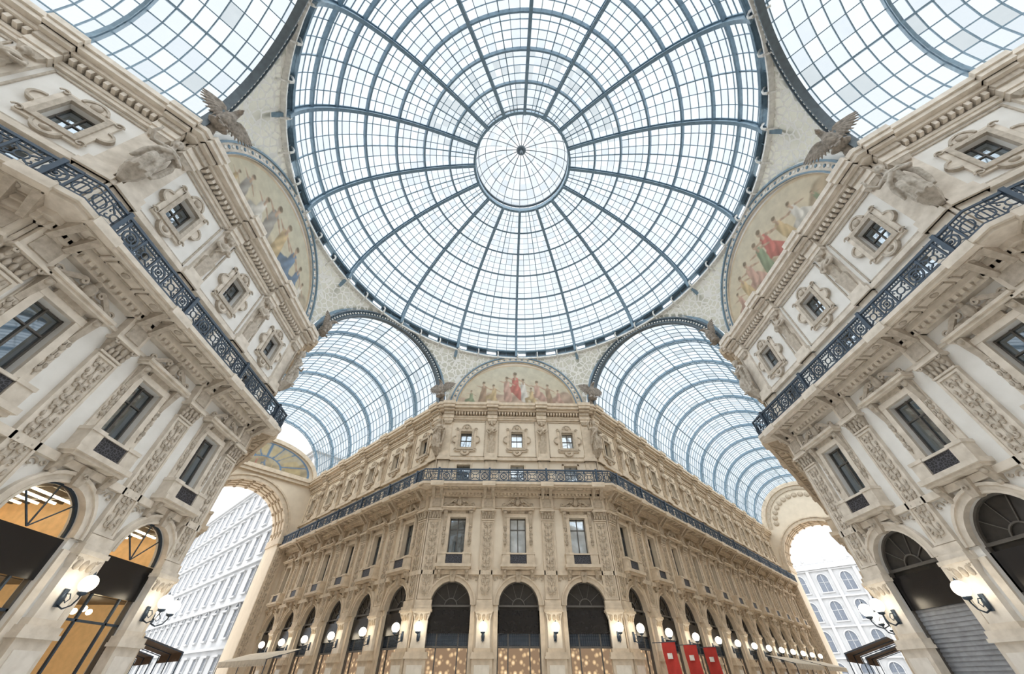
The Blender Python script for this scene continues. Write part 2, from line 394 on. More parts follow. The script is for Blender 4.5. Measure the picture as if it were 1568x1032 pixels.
    b.arc(0,19.75,0,.42,0,180,0,.13,TR,10); b.arc(0,19.75,.36,.46,0,180,0,.2,OR,10); b.ell((0,.16,19.85),.2,.12,.22,OR)
    b.arc(0,17.4,0,.42,180,360,0,.13,TR,10); b.arc(0,17.4,.36,.46,180,360,0,.2,OR,10); b.ell((0,.14,17.3),.18,.1,.14,OR)
    for (x0,x1,z0,z1) in ((-1.85,1.85,16.85,16.93),(-1.85,1.85,20.52,20.6),(-1.85,-1.77,16.85,20.6),(1.77,1.85,16.85,20.6)): b.box(x0,x1,0,.07,z0,z1,OR)
    for k in range(17):
        x=-B+BW*(k+.5)/17; b.box(x-.08,x+.08,.2,.5,21.2,21.48,TR)
    b.box(-B,B,-.5,-.1,22.3,23.0,FI)
    for (z0,z1,p,m) in PROFILE:
        if z1<7 : 
            b.box(-B,-hw-.3,0,p,z0,z1,m); b.box(hw+.3,B,0,p,z0,z1,m)
        else: b.box(-B,B,0,p,z0,z1,m)
    return b.mesh('facade_bay_'+variant,MATS)
def pier(bust=True):
    b=MB()
    b.box(-.78,.78,0,.5,0,.45,TR); b.box(-.68,.68,0,.42,.45,2.65,TR); b.box(-.5,.5,.42,.46,.8,2.35,MA)
    b.box(-.8,.8,0,.52,2.65,2.78,TR); b.box(-.74,.74,0,.47,2.78,3.0,TR)
    b.box(-.56,.56,0,.34,3.0,3.2,TR); b.box(-.48,.48,0,.28,3.2,4.7,MA)
    for k in range(3): b.ell((-.3+.3*k,.3,4.9),.14,.1,.24,OR)
    b.frus(0,0,4.7,5.15,.46,.26,.62,.42,MA)
    for s in (-1,1): b.spiral(s*.45,5.05,.36,.12,7,s,1,OR,.045)
    b.box(-.68,.68,0,.48,5.15,5.3,TR); b.box(-.62,.62,0,.4,5.3,5.5,TR)
    b.box(-.58,.58,0,.3,5.5,5.85,TR); b.box(-.5,.5,0,.16,5.85,11.25,TR)
    for s in (-1,1): b.box(min(s*.4,s*.5),max(s*.4,s*.5),.16,.22,5.9,11.2,TR)
    b.box(-.4,.4,.16,.22,5.9,6.0,TR); b.box(-.4,.4,.16,.22,11.1,11.2,TR)
    scrollcol(b,0,.19,6.1,11.0,.34,OR,.45)
    b.box(-.52,.52,0,.26,11.25,11.34,TR); b.frus(0,0,11.34,11.9,.42,.18,.5,.34,OR)
    for row,zz,nn in ((0,11.5,5),(1,11.72,4)):
        for k in range(nn):
            x=-.42+.84*k/(nn-1); b.ell((x,.26+.08*row,zz),.09,.08,.17,OR,6,5)
    for s in (-1,1): b.spiral(s*.45,11.85,.42,.12,8,s,1,OR,.05)
    b.box(-.64,.64,0,.5,11.92,12.05,TR)
    b.box(-.55,.55,0,.36,12.05,13.1,TR); b.box(-.38,.38,.36,.41,12.25,12.95,OR)
    b.box(-.62,.62,0,.5,13.1,13.35,TR)
    for s in (-1,1): b.frus(s*.33,0,12.9,13.6,.1,.45,.14,1.3,OR)
    b.box(-.55,.55,1.2,1.62,13.58,13.97,TR)
    b.box(-.08,.08,1.38,1.56,13.95,15.15,IR)
    b.box(-.5,.5,0,.14,13.95,16.45,TR); b.box(-.6,.6,0,.34,16.45,16.75,TR)
    b.box(-.42,.42,0,.16,16.75,20.6,TR); b.box(-.5,.5,0,.34,16.75,17.1,TR)
    if bust:
        b.frus(0,.1,17.1,18.3,.26,.14,.36,.3,OR)
        b.addmesh(ME_herm,Matrix.Translation((0,.14,17.95)),OR)
    b.box(-.46,.46,0,.42,20.5,20.75,TR); b.frus(0,0,20.2,20.5,.3,.3,.42,.4,OR)
    b.box(-.5,.5,0,.5,20.75,21.15,TR); b.box(-.48,.48,0,.62,21.15,21.5,OR)
    b.box(-.52,.52,0,.85,21.5,21.72,TR); b.box(-.58,.58,0,1.12,21.72,22.02,TR); b.box(-.62,.62,0,1.22,22.0,22.34,TR)
    return b.mesh('facade_pier',MATS)
def corner():
    b=MB()
    c,t=math.cos(rad(22.5)),math.sin(rad(22.5))
    def kite(p,z0,z1,mat):
        P=[(0,0),(p*t,p*c),(0,p/c),(-p*t,p*c)]
        vs=[(x,y,z0) for x,y in P]+[(x,y,z1) for x,y in P]
        b.add(vs,[(3,2,1,0),(4,5,6,7)]+[(i,(i+1)%4,(i+1)%4+4,i+4) for i in range(4)],mat)
    for (z0,z1,p,m) in PROFILE: kite(p,z0,z1,m)
    kite(.16,0,22.3,TR)
    y=1.46
    for z,r in ((15.0,.06),(14.03,.05),(14.79,.03)): b.tube([(y*t,y*c,z),(0,y/c,z),(-y*t,y*c,z)],r,IR)
    for s in (-1,1):
        for k in range(4):
            q=k/4; p=Vector((s*y*t*(1-q),y*c*(1-q)+y/c*q,0)); b.tube([p+Vector((0,0,14)),p+Vector((0,0,15))],.03,IR)
        q=.5; p=Vector((s*y*t*(1-q),y*c*(1-q)+y/c*q,14.42)); dx=Vector((-s*y*t,y/c-y*c,0)).normalized()
        b.tube([p+dx*.24*math.cos(k*math.pi/6)+Vector((0,0,.24*math.sin(k*math.pi/6))) for k in range(12)],.034,IR,4,True)
    return b.mesh('facade_corner',MATS)
BAY={v:bay(v) for v in ('center','arm','left','right')}
PIER=pier(); PIERN=pier(False); CORN=corner()

ARMN={-45:6,45:12,-135:6,135:6}
lamps=[]
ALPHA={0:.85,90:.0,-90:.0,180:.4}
for a in (0,-90,90,180):
    A=rad(a); root=empty('gallery_building'); al=ALPHA[a]
    var={0:'center',-90:'left',90:'right',180:'center'}[a]
    n=A+math.pi; e=az(A); lat=Vector((math.cos(A),-math.sin(A),0))
    for i in (-1,0,1):
        cr=(.25 if i==-1 else 1) if a==0 else .3
        obj('facade_bay',BAY[var],root,e*R+lat*i*BW,-n,al,cr=cr)
    for x in (-B,B,-W+.58,W-.58):
        obj('facade_pier',PIER if abs(x)<4 else PIERN,root,e*R+lat*x,-n,al); lamps.append((e*R+lat*x,n,1))
    for s in (-1,1):
        ca=A+s*rad(22.5); obj('facade_corner',CORN,root,az(ca)*R/math.cos(rad(22.5)),-(A+s*rad(157.5)),al)
        bdeg=a+45*s
        bdeg=(bdeg+180)%360-180
        b=rad(bdeg); eh=az(b); l=Vector((math.cos(b),-math.sin(b),0)); side=-s
        nn=b+math.pi/2+(math.pi if side>0 else 0)
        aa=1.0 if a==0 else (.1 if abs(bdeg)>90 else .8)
        for i in range(ARMN[bdeg]):
            obj('facade_bay',BAY['arm'],root,eh*(R+(i+.5)*BW)+l*side*W,-nn,aa,cr=random.choice((.1,.3,.5,.6,.8)))
            xx=i*BW+.58 if i==0 else i*BW
            obj('facade_pier',PIERN if i==0 else PIER,root,eh*(R+xx)+l*side*W,-nn,aa); lamps.append((eh*(R+xx)+l*side*W,nn,0))

# ------------------------------------------------------------------ lamps
M_globe=plain('lamp_globe_glass',(1,.95,.85),.3,emit=(1,.86,.64),estr=9)
lb=MB()
lb.box(-.09,.09,.3,.36,3.55,4.1,0); lb.ell((0,.36,3.8),.12,.06,.2,0)
lb.tube([(0,.36,3.6),(0,.6,3.5),(0,.85,3.6),(0,.95,3.8),(0,.95,3.92)],.03,0,6,smooth=True)
lb.tube([(0,.4,3.95+.0),(0,.55,3.95),(0,.65,3.8),(0,.55,3.68),(0,.48,3.76)],.02,0,6,smooth=True)
lb.lathe([(.03,0),(.14,.05),(.16,.12),(.1,.14)],0,12,(0,.95,3.88))
lb.ell((0,.95,4.27),.27,.27,.27,1,20,14)
lb.lathe([(.06,0),(.03,.06),(.0,.14)],0,8,(0,.95,4.53))
ME_lamp=lb.mesh('globe_lamp',[M_iron,M_globe])
for p,n,k in lamps: obj('globe_lamp',ME_lamp,None,p,-n)

# ------------------------------------------------------------------ statues
M_eag=plain('eagle_bronze',(.30,.26,.22),.7,0,.25,6)
M_sta=stone('statue_stone',(.55,.50,.44),(.50,.41,.31),6,.2,.2)
ME_statue.materials.clear(); ME_statue.materials.append(M_sta)
ME_eagle.materials.clear(); ME_eagle.materials.append(M_eag)
for a in (0,-90,90,180):
    A=rad(a)
    for s in (-1,1):
        ca=A+s*rad(22.5); dirb=az(A+s*rad(157.5)); c=az(ca)*R/math.cos(rad(22.5))
        obj('stone_statue',ME_statue,None,c+dirb*.3+Vector((0,0,17.3)),-(A+s*rad(157.5)),ALPHA[a],(1.12,1.12,1.12))
        obj('eagle_sculpture',ME_eagle,None,c+dirb*.85+Vector((0,0,22.85)),-(A+s*rad(157.5)),1,(.98,.98,.92))

# ------------------------------------------------------------------ murals (painted with vertex colours)
def paint_mat():
    m,nt,out=newmat('fresco_paint')
    p=N(nt,'ShaderNodeBsdfPrincipled'); p.inputs['Roughness'].default_value=.8
    at=N(nt,'ShaderNodeAttribute'); at.attribute_name='Col'
    tc=N(nt,'ShaderNodeTexCoord'); no=N(nt,'ShaderNodeTexNoise'); no.inputs['Scale'].default_value=1.5; no.inputs['Detail'].default_value=6
    nt.links.new(tc.outputs['Object'],no.inputs['Vector'])
    r=ramp(nt,[(.3,(.78,.78,.78)),(.7,(.98,.98,.98))]); nt.links.new(no.outputs['Fac'],r.inputs[0])
    nt.links.new(mixc(nt,at.outputs['Color'],r.outputs[0],1,'MULTIPLY'),p.inputs['Base Color'])
    nt.links.new(p.outputs[0],out.inputs[0]); return m
M_paint=paint_mat()
def fig(img,X,Z,x,z,h,robe,lean=0,seat=False,skin=(.52,.36,.26)):
    def cap(p,q,r0,r1,c):
        p=np.array(p);q=np.array(q);d=q-p;L=(d**2).sum()
        t=np.clip(((X-p[0])*d[0]+(Z-p[1])*d[1])/L,0,1)
        D=np.hypot(X-p[0]-t*d[0],Z-p[1]-t*d[1]); r=r0+(r1-r0)*t
        m=np.clip((r-D)/.08,0,1)[...,None]
        side=np.clip(.9+.25*(-(X-p[0]-t*d[0])/r0)+.15*np.sin((X*5+Z*2)*2),.55,1.15)[...,None]
        img[:]=img*(1-m)+np.array(c)*side*m
    k=h/3.0
    if seat:
        cap((x-.5*k,z+.2*k),(x+.1*k,z+1.1*k),.4*k,.5*k,robe); cap((x+.1*k,z+1.1*k),(x+.9*k,z+.9*k),.42*k,.3*k,tuple(c*.85 for c in robe)); cap((x+.9*k,z+.9*k),(x+.85*k,z+.1*k),.3*k,.25*k,tuple(c*.8 for c in robe))
    else:
        cap((x,z),(x+lean*.4,z+1.4*k),.5*k,.36*k,robe)
    sx=x+lean*.7+(.1*k if seat else 0)
    cap((sx,z+1.2*k),(sx+lean*.2,z+2.15*k),.36*k,.34*k,tuple(min(1,c*1.15) for c in robe))
    cap((sx-.3*k,z+2.2*k),(sx-.9*k,z+1.8*k),.13*k,.09*k,skin); cap((sx+.3*k,z+2.2*k),(sx+.85*k,z+2.4*k),.13*k,.08*k,skin)
    cap((sx,z+2.2*k),(sx+.05,z+2.6*k),.14*k,.12*k,skin); cap((sx+.05,z+2.7*k),(sx+.06,z+2.82*k),.2*k,.2*k,skin)
    cap((sx+.0,z+2.88*k),(sx+.04,z+2.92*k),.2*k,.18*k,(.2,.15,.1))
def mural(name,figs,sky,ground,a=6.35,bb=5.55,z0=22.5,nx=220,nz=100,frames=None,fade=.12,fs_=1.22):
    u=np.linspace(-1,1,nx); v=np.linspace(0,1,nz)
    U,V=np.meshgrid(u,v,indexing='ij'); X=a*U; Z=bb*V*np.sqrt(np.clip(1-U**2,0,1))
    img=np.zeros(X.shape+(3,)); t=np.clip(Z/bb,0,1)[...,None]
    img[:]=np.array(sky[0])*(1-t)+np.array(sky[1])*t
    base=img.copy()
    hill=1.3+.5*np.sin(X*.9)+.25*np.sin(X*2.3+1); m=np.clip((hill-Z)/.25,0,1)[...,None]
    img[:]=img*(1-m)+np.array(ground)*(.9+.2*np.sin(X*3+Z*4))[...,None]*m
    for f in figs: fig(img,X,Z,f[0],f[1],f[2]*fs_,*f[3:])
    img[:]=img*(1-fade)+base*fade
    e=np.sqrt((X/a)**2+(Z/bb)**2); m=((e>.965)|(Z<.12))[...,None]; img[:]=np.where(m,np.array((.62,.50,.35)),img)
    if frames: frames(img,X,Z,e)
    vs=np.stack([X,0*X,Z+z0],-1).reshape(-1,3); fs=[]
    for i in range(nx-1):
        for j in range(nz-1): q=i*nz+j; fs.append((q,q+1,q+nz+1,q+nz))
    me=bpy.data.meshes.new(name); me.from_pydata(vs.tolist(),[],fs); me.materials.append(M_paint)
    ca=me.color_attributes.new('Col','FLOAT_COLOR','POINT')
    col=np.ones((nx*nz,4)); col[:,:3]=np.clip(img.reshape(-1,3),0,1); ca.data.foreach_set('color',col.reshape(-1)); return me
PINK=(.52,.33,.27);RED=(.48,.14,.12);WHT=(.66,.63,.58);BLU=(.13,.21,.33);GRN=(.22,.28,.18);BRN=(.34,.23,.16);GRY=(.33,.31,.29);OCH=(.52,.39,.22)
sky=((.66,.57,.42),(.60,.57,.46)); gr=(.50,.37,.29)
mc=mural('lunette_mural',[(0,.9,2.9,RED,0,True),(-.9,.9,2.2,WHT,.2),(.9,.9,2.4,PINK,.2),(-2.6,.4,2.4,PINK,.3,True),(-3.6,.3,2.1,BRN,.2),(-4.6,.2,1.6,PINK,0,True),(2.6,.3,2.0,OCH,-.3,True),(3.7,.4,2.2,BRN,-.2),(4.8,.1,1.5,GRN,0,True),(-1.7,.3,1.7,OCH,0,True)],sky,gr)
ml=mural('lunette_mural',[(-3.4,.3,2.4,BLU,0,True),(-4.5,.2,1.9,WHT,.2),(-1.9,.4,2.9,BLU,-.3,True),(-.4,.5,3.1,OCH,.2),(1.1,.4,3.1,GRY,.3),(2.2,.4,2.4,WHT,.2,True),(3.9,.3,2.2,GRY,.3),(4.9,.1,1.5,OCH,0)],((.66,.59,.44),(.60,.57,.45)),(.50,.42,.32))
mr=mural('lunette_mural',[(-3.6,.3,2.3,WHT,.2,True),(-2.2,.4,2.6,OCH,.3),(-.6,.5,3.1,RED,0,True),(.6,.4,2.9,GRN,-.2),(1.8,.3,2.8,PINK,.2,True),(3.0,.3,2.5,OCH,.3),(4.2,.2,1.9,PINK,0,True),(-4.8,.2,1.3,GRN,0)],((.68,.58,.42),(.62,.56,.44)),(.50,.40,.28))
for a,me in ((0,mc),(-90,ml),(90,mr),(180,mc)):
    A=rad(a); obj('lunette_mural',me,None,az(A)*(R-.02),-(A+math.pi))

M_steel=plain('painted_steel',(.19,.285,.365),.5,.1)
M_steeld=plain('dark_steel',(.11,.14,.165),.5,.1)
M_white=plain('white_stucco',(.84,.83,.80),.7)
def arch_pt(r,ph,zc=22.1,ra=None): return (r*math.cos(ph),(ra or r)*math.sin(ph)+zc)
lw=MB()
lw.arc(0,22.1,6.3,7.05,0,180,-.05,.12,0,40)
lw.arc(0,22.1,6.95,7.08,0,180,-.05,.25,1,40)
lw.arc(0,22.1,6.35,6.45,0,180,-.05,.2,1,40)
for k in range(61):
    ph=math.pi*(k+.5)/61; x,z=arch_pt(6.72,ph); lw.ell((x,.12,z),.12,.05,.12,3 if k%2 else 1,6,5)
lw.prism([(-W,22.3),(W,22.3)]+[(W*math.cos(math.pi*i/24),22.3+7*math.sin(math.pi*i/24)) for i in range(1,24)],-.5,-.06,2)
ME_lw=lw.mesh('lunette_wall',[M_trim,M_steel,M_field,M_white])
sa=MB()
for r in (6.5,7.05):
    pts=[(r*math.cos(math.pi*i/48),0,22.1+r*math.sin(math.pi*i/48)) for i in range(49)]
    sa.tube(pts,0,0,sec=(.06,.2))
for i in range(72):
    p0=math.pi*i/72; p1=math.pi*(i+1)/72
    x,z=arch_pt(6.5,p0); x2,z2=arch_pt(7.05,p1); sa.tube([(x,.1,z),(x2,.1,z2)],.03,2)
    x,z=arch_pt(7.05,p0); x2,z2=arch_pt(6.5,p1); sa.tube([(x,.1,z),(x2,.1,z2)],.03,2)
    x,z=arch_pt(6.77,p0+.02); sa.ell((x,.12,z),.1,.06,.1,1,6,4)
sa.arc(0,22.1,6.52,7.0,0,180,-.12,-.08,0,40)
ME_sa=sa.mesh('steel_arch',[M_steeld,M_white,M_steel])

dome=empty('glass_dome')
for a in (0,90,-90,180):
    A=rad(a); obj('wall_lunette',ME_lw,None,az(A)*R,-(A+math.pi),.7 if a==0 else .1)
for b in ARMN:
    A=rad(b); obj('arch_truss',ME_sa,dome,az(A)*R,-(A+math.pi))

# ------------------------------------------------------------------ glass
def pane_mat(name,tint,fac):
    m,nt,out=newmat(name)
    tr=N(nt,'ShaderNodeBsdfTransparent'); tr.inputs[0].default_value=(*tint,1)
    df=N(nt,'ShaderNodeBsdfTranslucent'); df.inputs[0].default_value=(.45,.48,.50,1)
    tc=N(nt,'ShaderNodeTexCoord'); no=N(nt,'ShaderNodeTexNoise'); no.inputs['Scale'].default_value=2.5
    nt.links.new(tc.outputs['Object'],no.inputs['Vector'])
    r=ramp(nt,[(.3,(fac*.4,)*3),(.7,(fac*1.6,)*3)]); nt.links.new(no.outputs['Fac'],r.inputs[0])
    mx=N(nt,'ShaderNodeMixShader'); nt.links.new(r.outputs[0],mx.inputs[0]); nt.links.new(tr.outputs[0],mx.inputs[1]); nt.links.new(df.outputs[0],mx.inputs[2])
    nt.links.new(mx.outputs[0],out.inputs[0]); return m
PANES=[pane_mat('roof_glass_clear',(.83,.88,.91),.08),pane_mat('roof_glass_frosted',(.765,.82,.86),.09),pane_mat('roof_glass_dusty_shaded',(.70,.76,.80),.10),pane_mat('roof_glass_grimy_shaded',(.58,.63,.65),.10)]
def pick(dirt_shade=0):  # higher value picks darker panes, for grime and painted shade alike
    q=random.random()-dirt_shade
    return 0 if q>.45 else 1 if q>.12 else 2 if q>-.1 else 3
ZR=29.1;H=10.9;RR=18.0
def dp(th,a,off=0):
    t=rad(th); r=(RR+off)*math.cos(t); return Vector((r*math.sin(a),r*math.cos(a),ZR+(H+off)*math.sin(t)))
THO=74.5
db=MB()
NR=16; NP=6; NT=NR*NP
ths=[THO*i/28 for i in range(29)]
def nrm(pts): return [(p-Vector((0,0,ZR-5))).normalized() for p in pts]
for k in range(NR):
    a=2*math.pi*k/NR
    pts=[dp(t,a) for t in ths]; nr=nrm(pts)
    db.tube(pts,0,0,ref=nr,sec=(.13,.05)); 
    db.tube([dp(t,a,-.45) for t in ths],0,0,ref=nr,sec=(.13,.045))
    db.tube([dp(t,a,-.22) for t in ths],0,0,ref=nr,sec=(.03,.22))
lev=[5,15.5,26,37,48,57.5,66,THO]
for th in lev[:-1]:
    pts=[dp(th,2*math.pi*i/NT,-.1) for i in range(NT)]
    db.tube(pts,0,0,closed=True,ref=nrm(pts),sec=(.08,.14))
obj('main_ribs',db.mesh('main_ribs',[M_steel]),dome)
tb=MB()
for k in range(NT):
    if k%NP==0: continue
    a=2*math.pi*k/NT; t1=57.5 if k%NP in (1,5) else THO
    m=12; pts=[dp(5+(t1-5)*i/m,a,.0) for i in range(m+1)]
    tb.tube(pts,0,0,ref=nrm(pts),sec=(.024,.03) if k%NP!=3 else (.04,.06))
for i in range(len(lev)-1):
    for j in range(1,4):
        th=lev[i]+(lev[i+1]-lev[i])*j/4
        pts=[dp(th,2*math.pi*q/NT,.0) for q in range(NT)]
        tb.tube(pts,0,0,closed=True,ref=nrm(pts),sec=(.02,.03))
obj('glazing_bars',tb.mesh('glazing_bars',[M_steel]),dome)
gb=MB(); rows=[]
for i in range(len(lev)-1):
    for j in range(4): rows.append(lev[i]+(lev[i+1]-lev[i])*j/4)
rows.append(THO)
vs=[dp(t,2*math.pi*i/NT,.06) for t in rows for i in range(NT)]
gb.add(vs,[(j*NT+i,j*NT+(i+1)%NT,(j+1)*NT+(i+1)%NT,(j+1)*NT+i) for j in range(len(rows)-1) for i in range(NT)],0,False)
q=0
for j in range(len(rows)-1):
    for i in range(NT):
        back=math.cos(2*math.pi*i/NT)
        gb.m[q]=pick((.4 if rows[j]>57 and back<-.3 else 0)+(.1 if rows[j]>48 else -.12)); q+=1  # upper back panes tinted darker: shadow of the outer structure painted in
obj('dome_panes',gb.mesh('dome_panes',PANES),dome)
rb=MB()
def ring(b,r,z,sec,mat,n=96):
    pts=[(r*math.sin(2*math.pi*i/n),r*math.cos(2*math.pi*i/n),z) for i in range(n)]
    b.tube(pts,0,mat,closed=True,ref=Vector((0,0,1)),sec=sec)
ring(rb,17.95,29.0,(.2,.09),1); ring(rb,18.05,29.25,(.14,.12),0); ring(rb,18.0,30.05,(.15,.1),0)
for k in range(96):
    a=2*math.pi*k/96; rb.tube([az(a)*18.05+Vector((0,0,29.2)),az(a)*18.0+Vector((0,0,30.0))],.05,0)
    if k%2==0:
        p=az(a+.01); rb.tube([p*17.7+Vector((0,0,29.0)),p*17.55+Vector((0,0,29.25)),p*17.65+Vector((0,0,29.6)),p*17.95+Vector((0,0,30.0))],[.1,.07,.07,.09],1,6)
        rb.tube([p*17.75+Vector((0,0,28.95)),p*18.4+Vector((0,0,28.5))],.08,1)
n=96
for i in range(n):
    if i%3==0: continue
    a0,a1=2*math.pi*i/n,2*math.pi*(i+1)/n
    rb.add([az(a0)*18.12+Vector((0,0,29.3)),az(a1)*18.12+Vector((0,0,29.3)),az(a1)*18.1+Vector((0,0,29.95)),az(a0)*18.1+Vector((0,0,29.95))],[(0,1,2,3)],2)
for k in range(8):
    a=rad(22.5+45*k); e=az(a)
    rb.tube([e*17.9+Vector((0,0,29.2)),e*19.3+Vector((0,0,27.3))],0,0,ref=Vector((0,0,1)),sec=(.15,.2))
    rb.tube([e*17.9+Vector((0,0,29.2)),e*19.4+Vector((0,0,29.2))],0,0,ref=Vector((0,0,1)),sec=(.12,.15))
obj('drum_ring',rb.mesh('drum_ring',[M_steel,M_white,M_steeld]),dome)
ob=MB()
ro=RR*math.cos(rad(THO)); zo=ZR+H*math.sin(rad(THO))
ring(ob,ro,zo,(.12,.3),1,64); ring(ob,ro,zo+1.0,(.1,.1),0,64)
for k in range(32):
    a=2*math.pi*k/32; ob.tube([az(a)*ro+Vector((0,0,zo)),az(a)*ro+Vector((0,0,zo+1.0))],.05,0)
ZT=44.2
def lp(t,a): 
    th=rad(t); return Vector((ro*math.cos(th)*math.sin(a),ro*math.cos(th)*math.cos(a),zo+1.0+(ZT-zo-1.0)*math.sin(th)))
for k in range(32):
    a=2*math.pi*k/32; ob.tube([lp(90*i/10,a) for i in range(11 if k%2==0 else 8)],.045 if k%2==0 else .025,0)
for t in (18,36,54,70):
    ob.tube([lp(t,2*math.pi*i/48) for i in range(48)],.035,0,4,True)
ob.ell((0,0,ZT-.15),.55,.55,.25,0,12,6); ob.ell((0,0,ZT-.6),.18,.18,.5,0)
gv=[lp(90*j/8,2*math.pi*i/32) for j in range(8) for i in range(32)]
for j in range(7):
    for i in range(32):
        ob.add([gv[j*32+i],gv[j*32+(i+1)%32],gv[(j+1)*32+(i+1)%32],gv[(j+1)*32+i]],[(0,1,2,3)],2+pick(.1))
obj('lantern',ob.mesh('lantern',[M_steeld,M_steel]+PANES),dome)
def lace():
    m,nt,out=newmat('pendentive_lattice')
    p=N(nt,'ShaderNodeBsdfPrincipled'); p.inputs['Roughness'].default_value=.7; p.inputs['Base Color'].default_value=(.84,.83,.79,1)
    p2=N(nt,'ShaderNodeBsdfPrincipled'); p2.inputs['Base Color'].default_value=(.48,.47,.39,1)
    tr=N(nt,'ShaderNodeBsdfTranslucent'); tr.inputs[0].default_value=(.38,.38,.34,1)
    m2=N(nt,'ShaderNodeMixShader'); m2.inputs[0].default_value=.4; nt.links.new(p2.outputs[0],m2.inputs[1]); nt.links.new(tr.outputs[0],m2.inputs[2])
    tc=N(nt,'ShaderNodeTexCoord'); v=N(nt,'ShaderNodeTexVoronoi',feature='DISTANCE_TO_EDGE'); v.inputs['Scale'].default_value=1.9
    nt.links.new(tc.outputs['Object'],v.inputs['Vector'])
    r=ramp(nt,[(.08,(0,0,0)),(.12,(1,1,1))]); nt.links.new(v.outputs[0],r.inputs[0])
    mx=N(nt,'ShaderNodeMixShader'); nt.links.new(r.outputs[0],mx.inputs[0]); nt.links.new(p.outputs[0],mx.inputs[1]); nt.links.new(m2.outputs[0],mx.inputs[2])
    nt.links.new(mx.outputs[0],out.inputs[0]); return m
M_lace=lace()
pb=MB()
for k in range(8):
    ac=rad(22.5+45*k); nu,nv=12,20; vs=[]
    for j in range(nv+1):
        ph=math.pi/2*j/nv; latd=W*math.cos(ph); z=22.1+7.0*math.sin(ph)
        off=math.atan2(latd,R); r=math.hypot(latd,R)
        for i in range(nu+1):
            a=ac+(i/nu*2-1)*(rad(22.5)-off); vs.append((r*math.sin(a),r*math.cos(a),z))
    pb.add(vs,[(j*(nu+1)+i,j*(nu+1)+i+1,(j+1)*(nu+1)+i+1,(j+1)*(nu+1)+i) for j in range(nv) for i in range(nu)],0,True)
obj('pendentives',pb.mesh('pendentives',[M_lace]),dome)

# ------------------------------------------------------------------ arm vaults
def vault(L):
    b=MB(); r=7.25; zc=22.5
    def P(y,ph,o=0): return Vector(((r+o)*math.cos(ph),-y,zc+(r+o)*math.sin(ph)))
    nb=int(round(L/BW)); m=20; NY=nb*7
    for i in range(nb+1):
        y=L*i/nb
        pts=[P(y,math.pi*q/m,-.1) for q in range(m+1)]; nr=[(p-Vector((0,p.y,zc))).normalized() for p in pts]
        b.tube(pts,0,0,ref=nr,sec=(.07,.13))
        b.tube([P(y,math.pi*q/m,-.38) for q in range(m+1)],0,0,ref=nr,sec=(.07,.035))
        for q in range(m*2):
            b.tube([P(y,math.pi*q/m/2,-.38 if q%2 else -.1),P(y,math.pi*(q+1)/m/2,-.1 if q%2 else -.38)],.025,0)
    for i in range(NY+1):
        if i%7==0: continue
        y=L*i/NY; pts=[P(y,math.pi*q/m) for q in range(m+1)]; nr=[(p-Vector((0,p.y,zc))).normalized() for p in pts]
        b.tube(pts,0,0,ref=nr,sec=(.027,.03))
    for q in range(0,m+1):
        ph=math.pi*q/m; big=q%5==0
        nr=Vector((math.cos(ph),0,math.sin(ph)))
        b.tube([P(0,ph),P(L,ph)],0,0,ref=nr,sec=(.05,.08) if big else (.027,.03))
    vs=[P(L*j/NY,math.pi*q/m,.06) for j in range(NY+1) for q in range(m+1)]
    k0=len(b.f)
    b.add(vs,[(j*(m+1)+q,j*(m+1)+q+1,(j+1)*(m+1)+q+1,(j+1)*(m+1)+q) for j in range(NY) for q in range(m)],1,False)
    for k in range(k0,len(b.f)): b.m[k]=1+pick(.15)
    return b.mesh('glass_vault',[M_steel]+PANES)
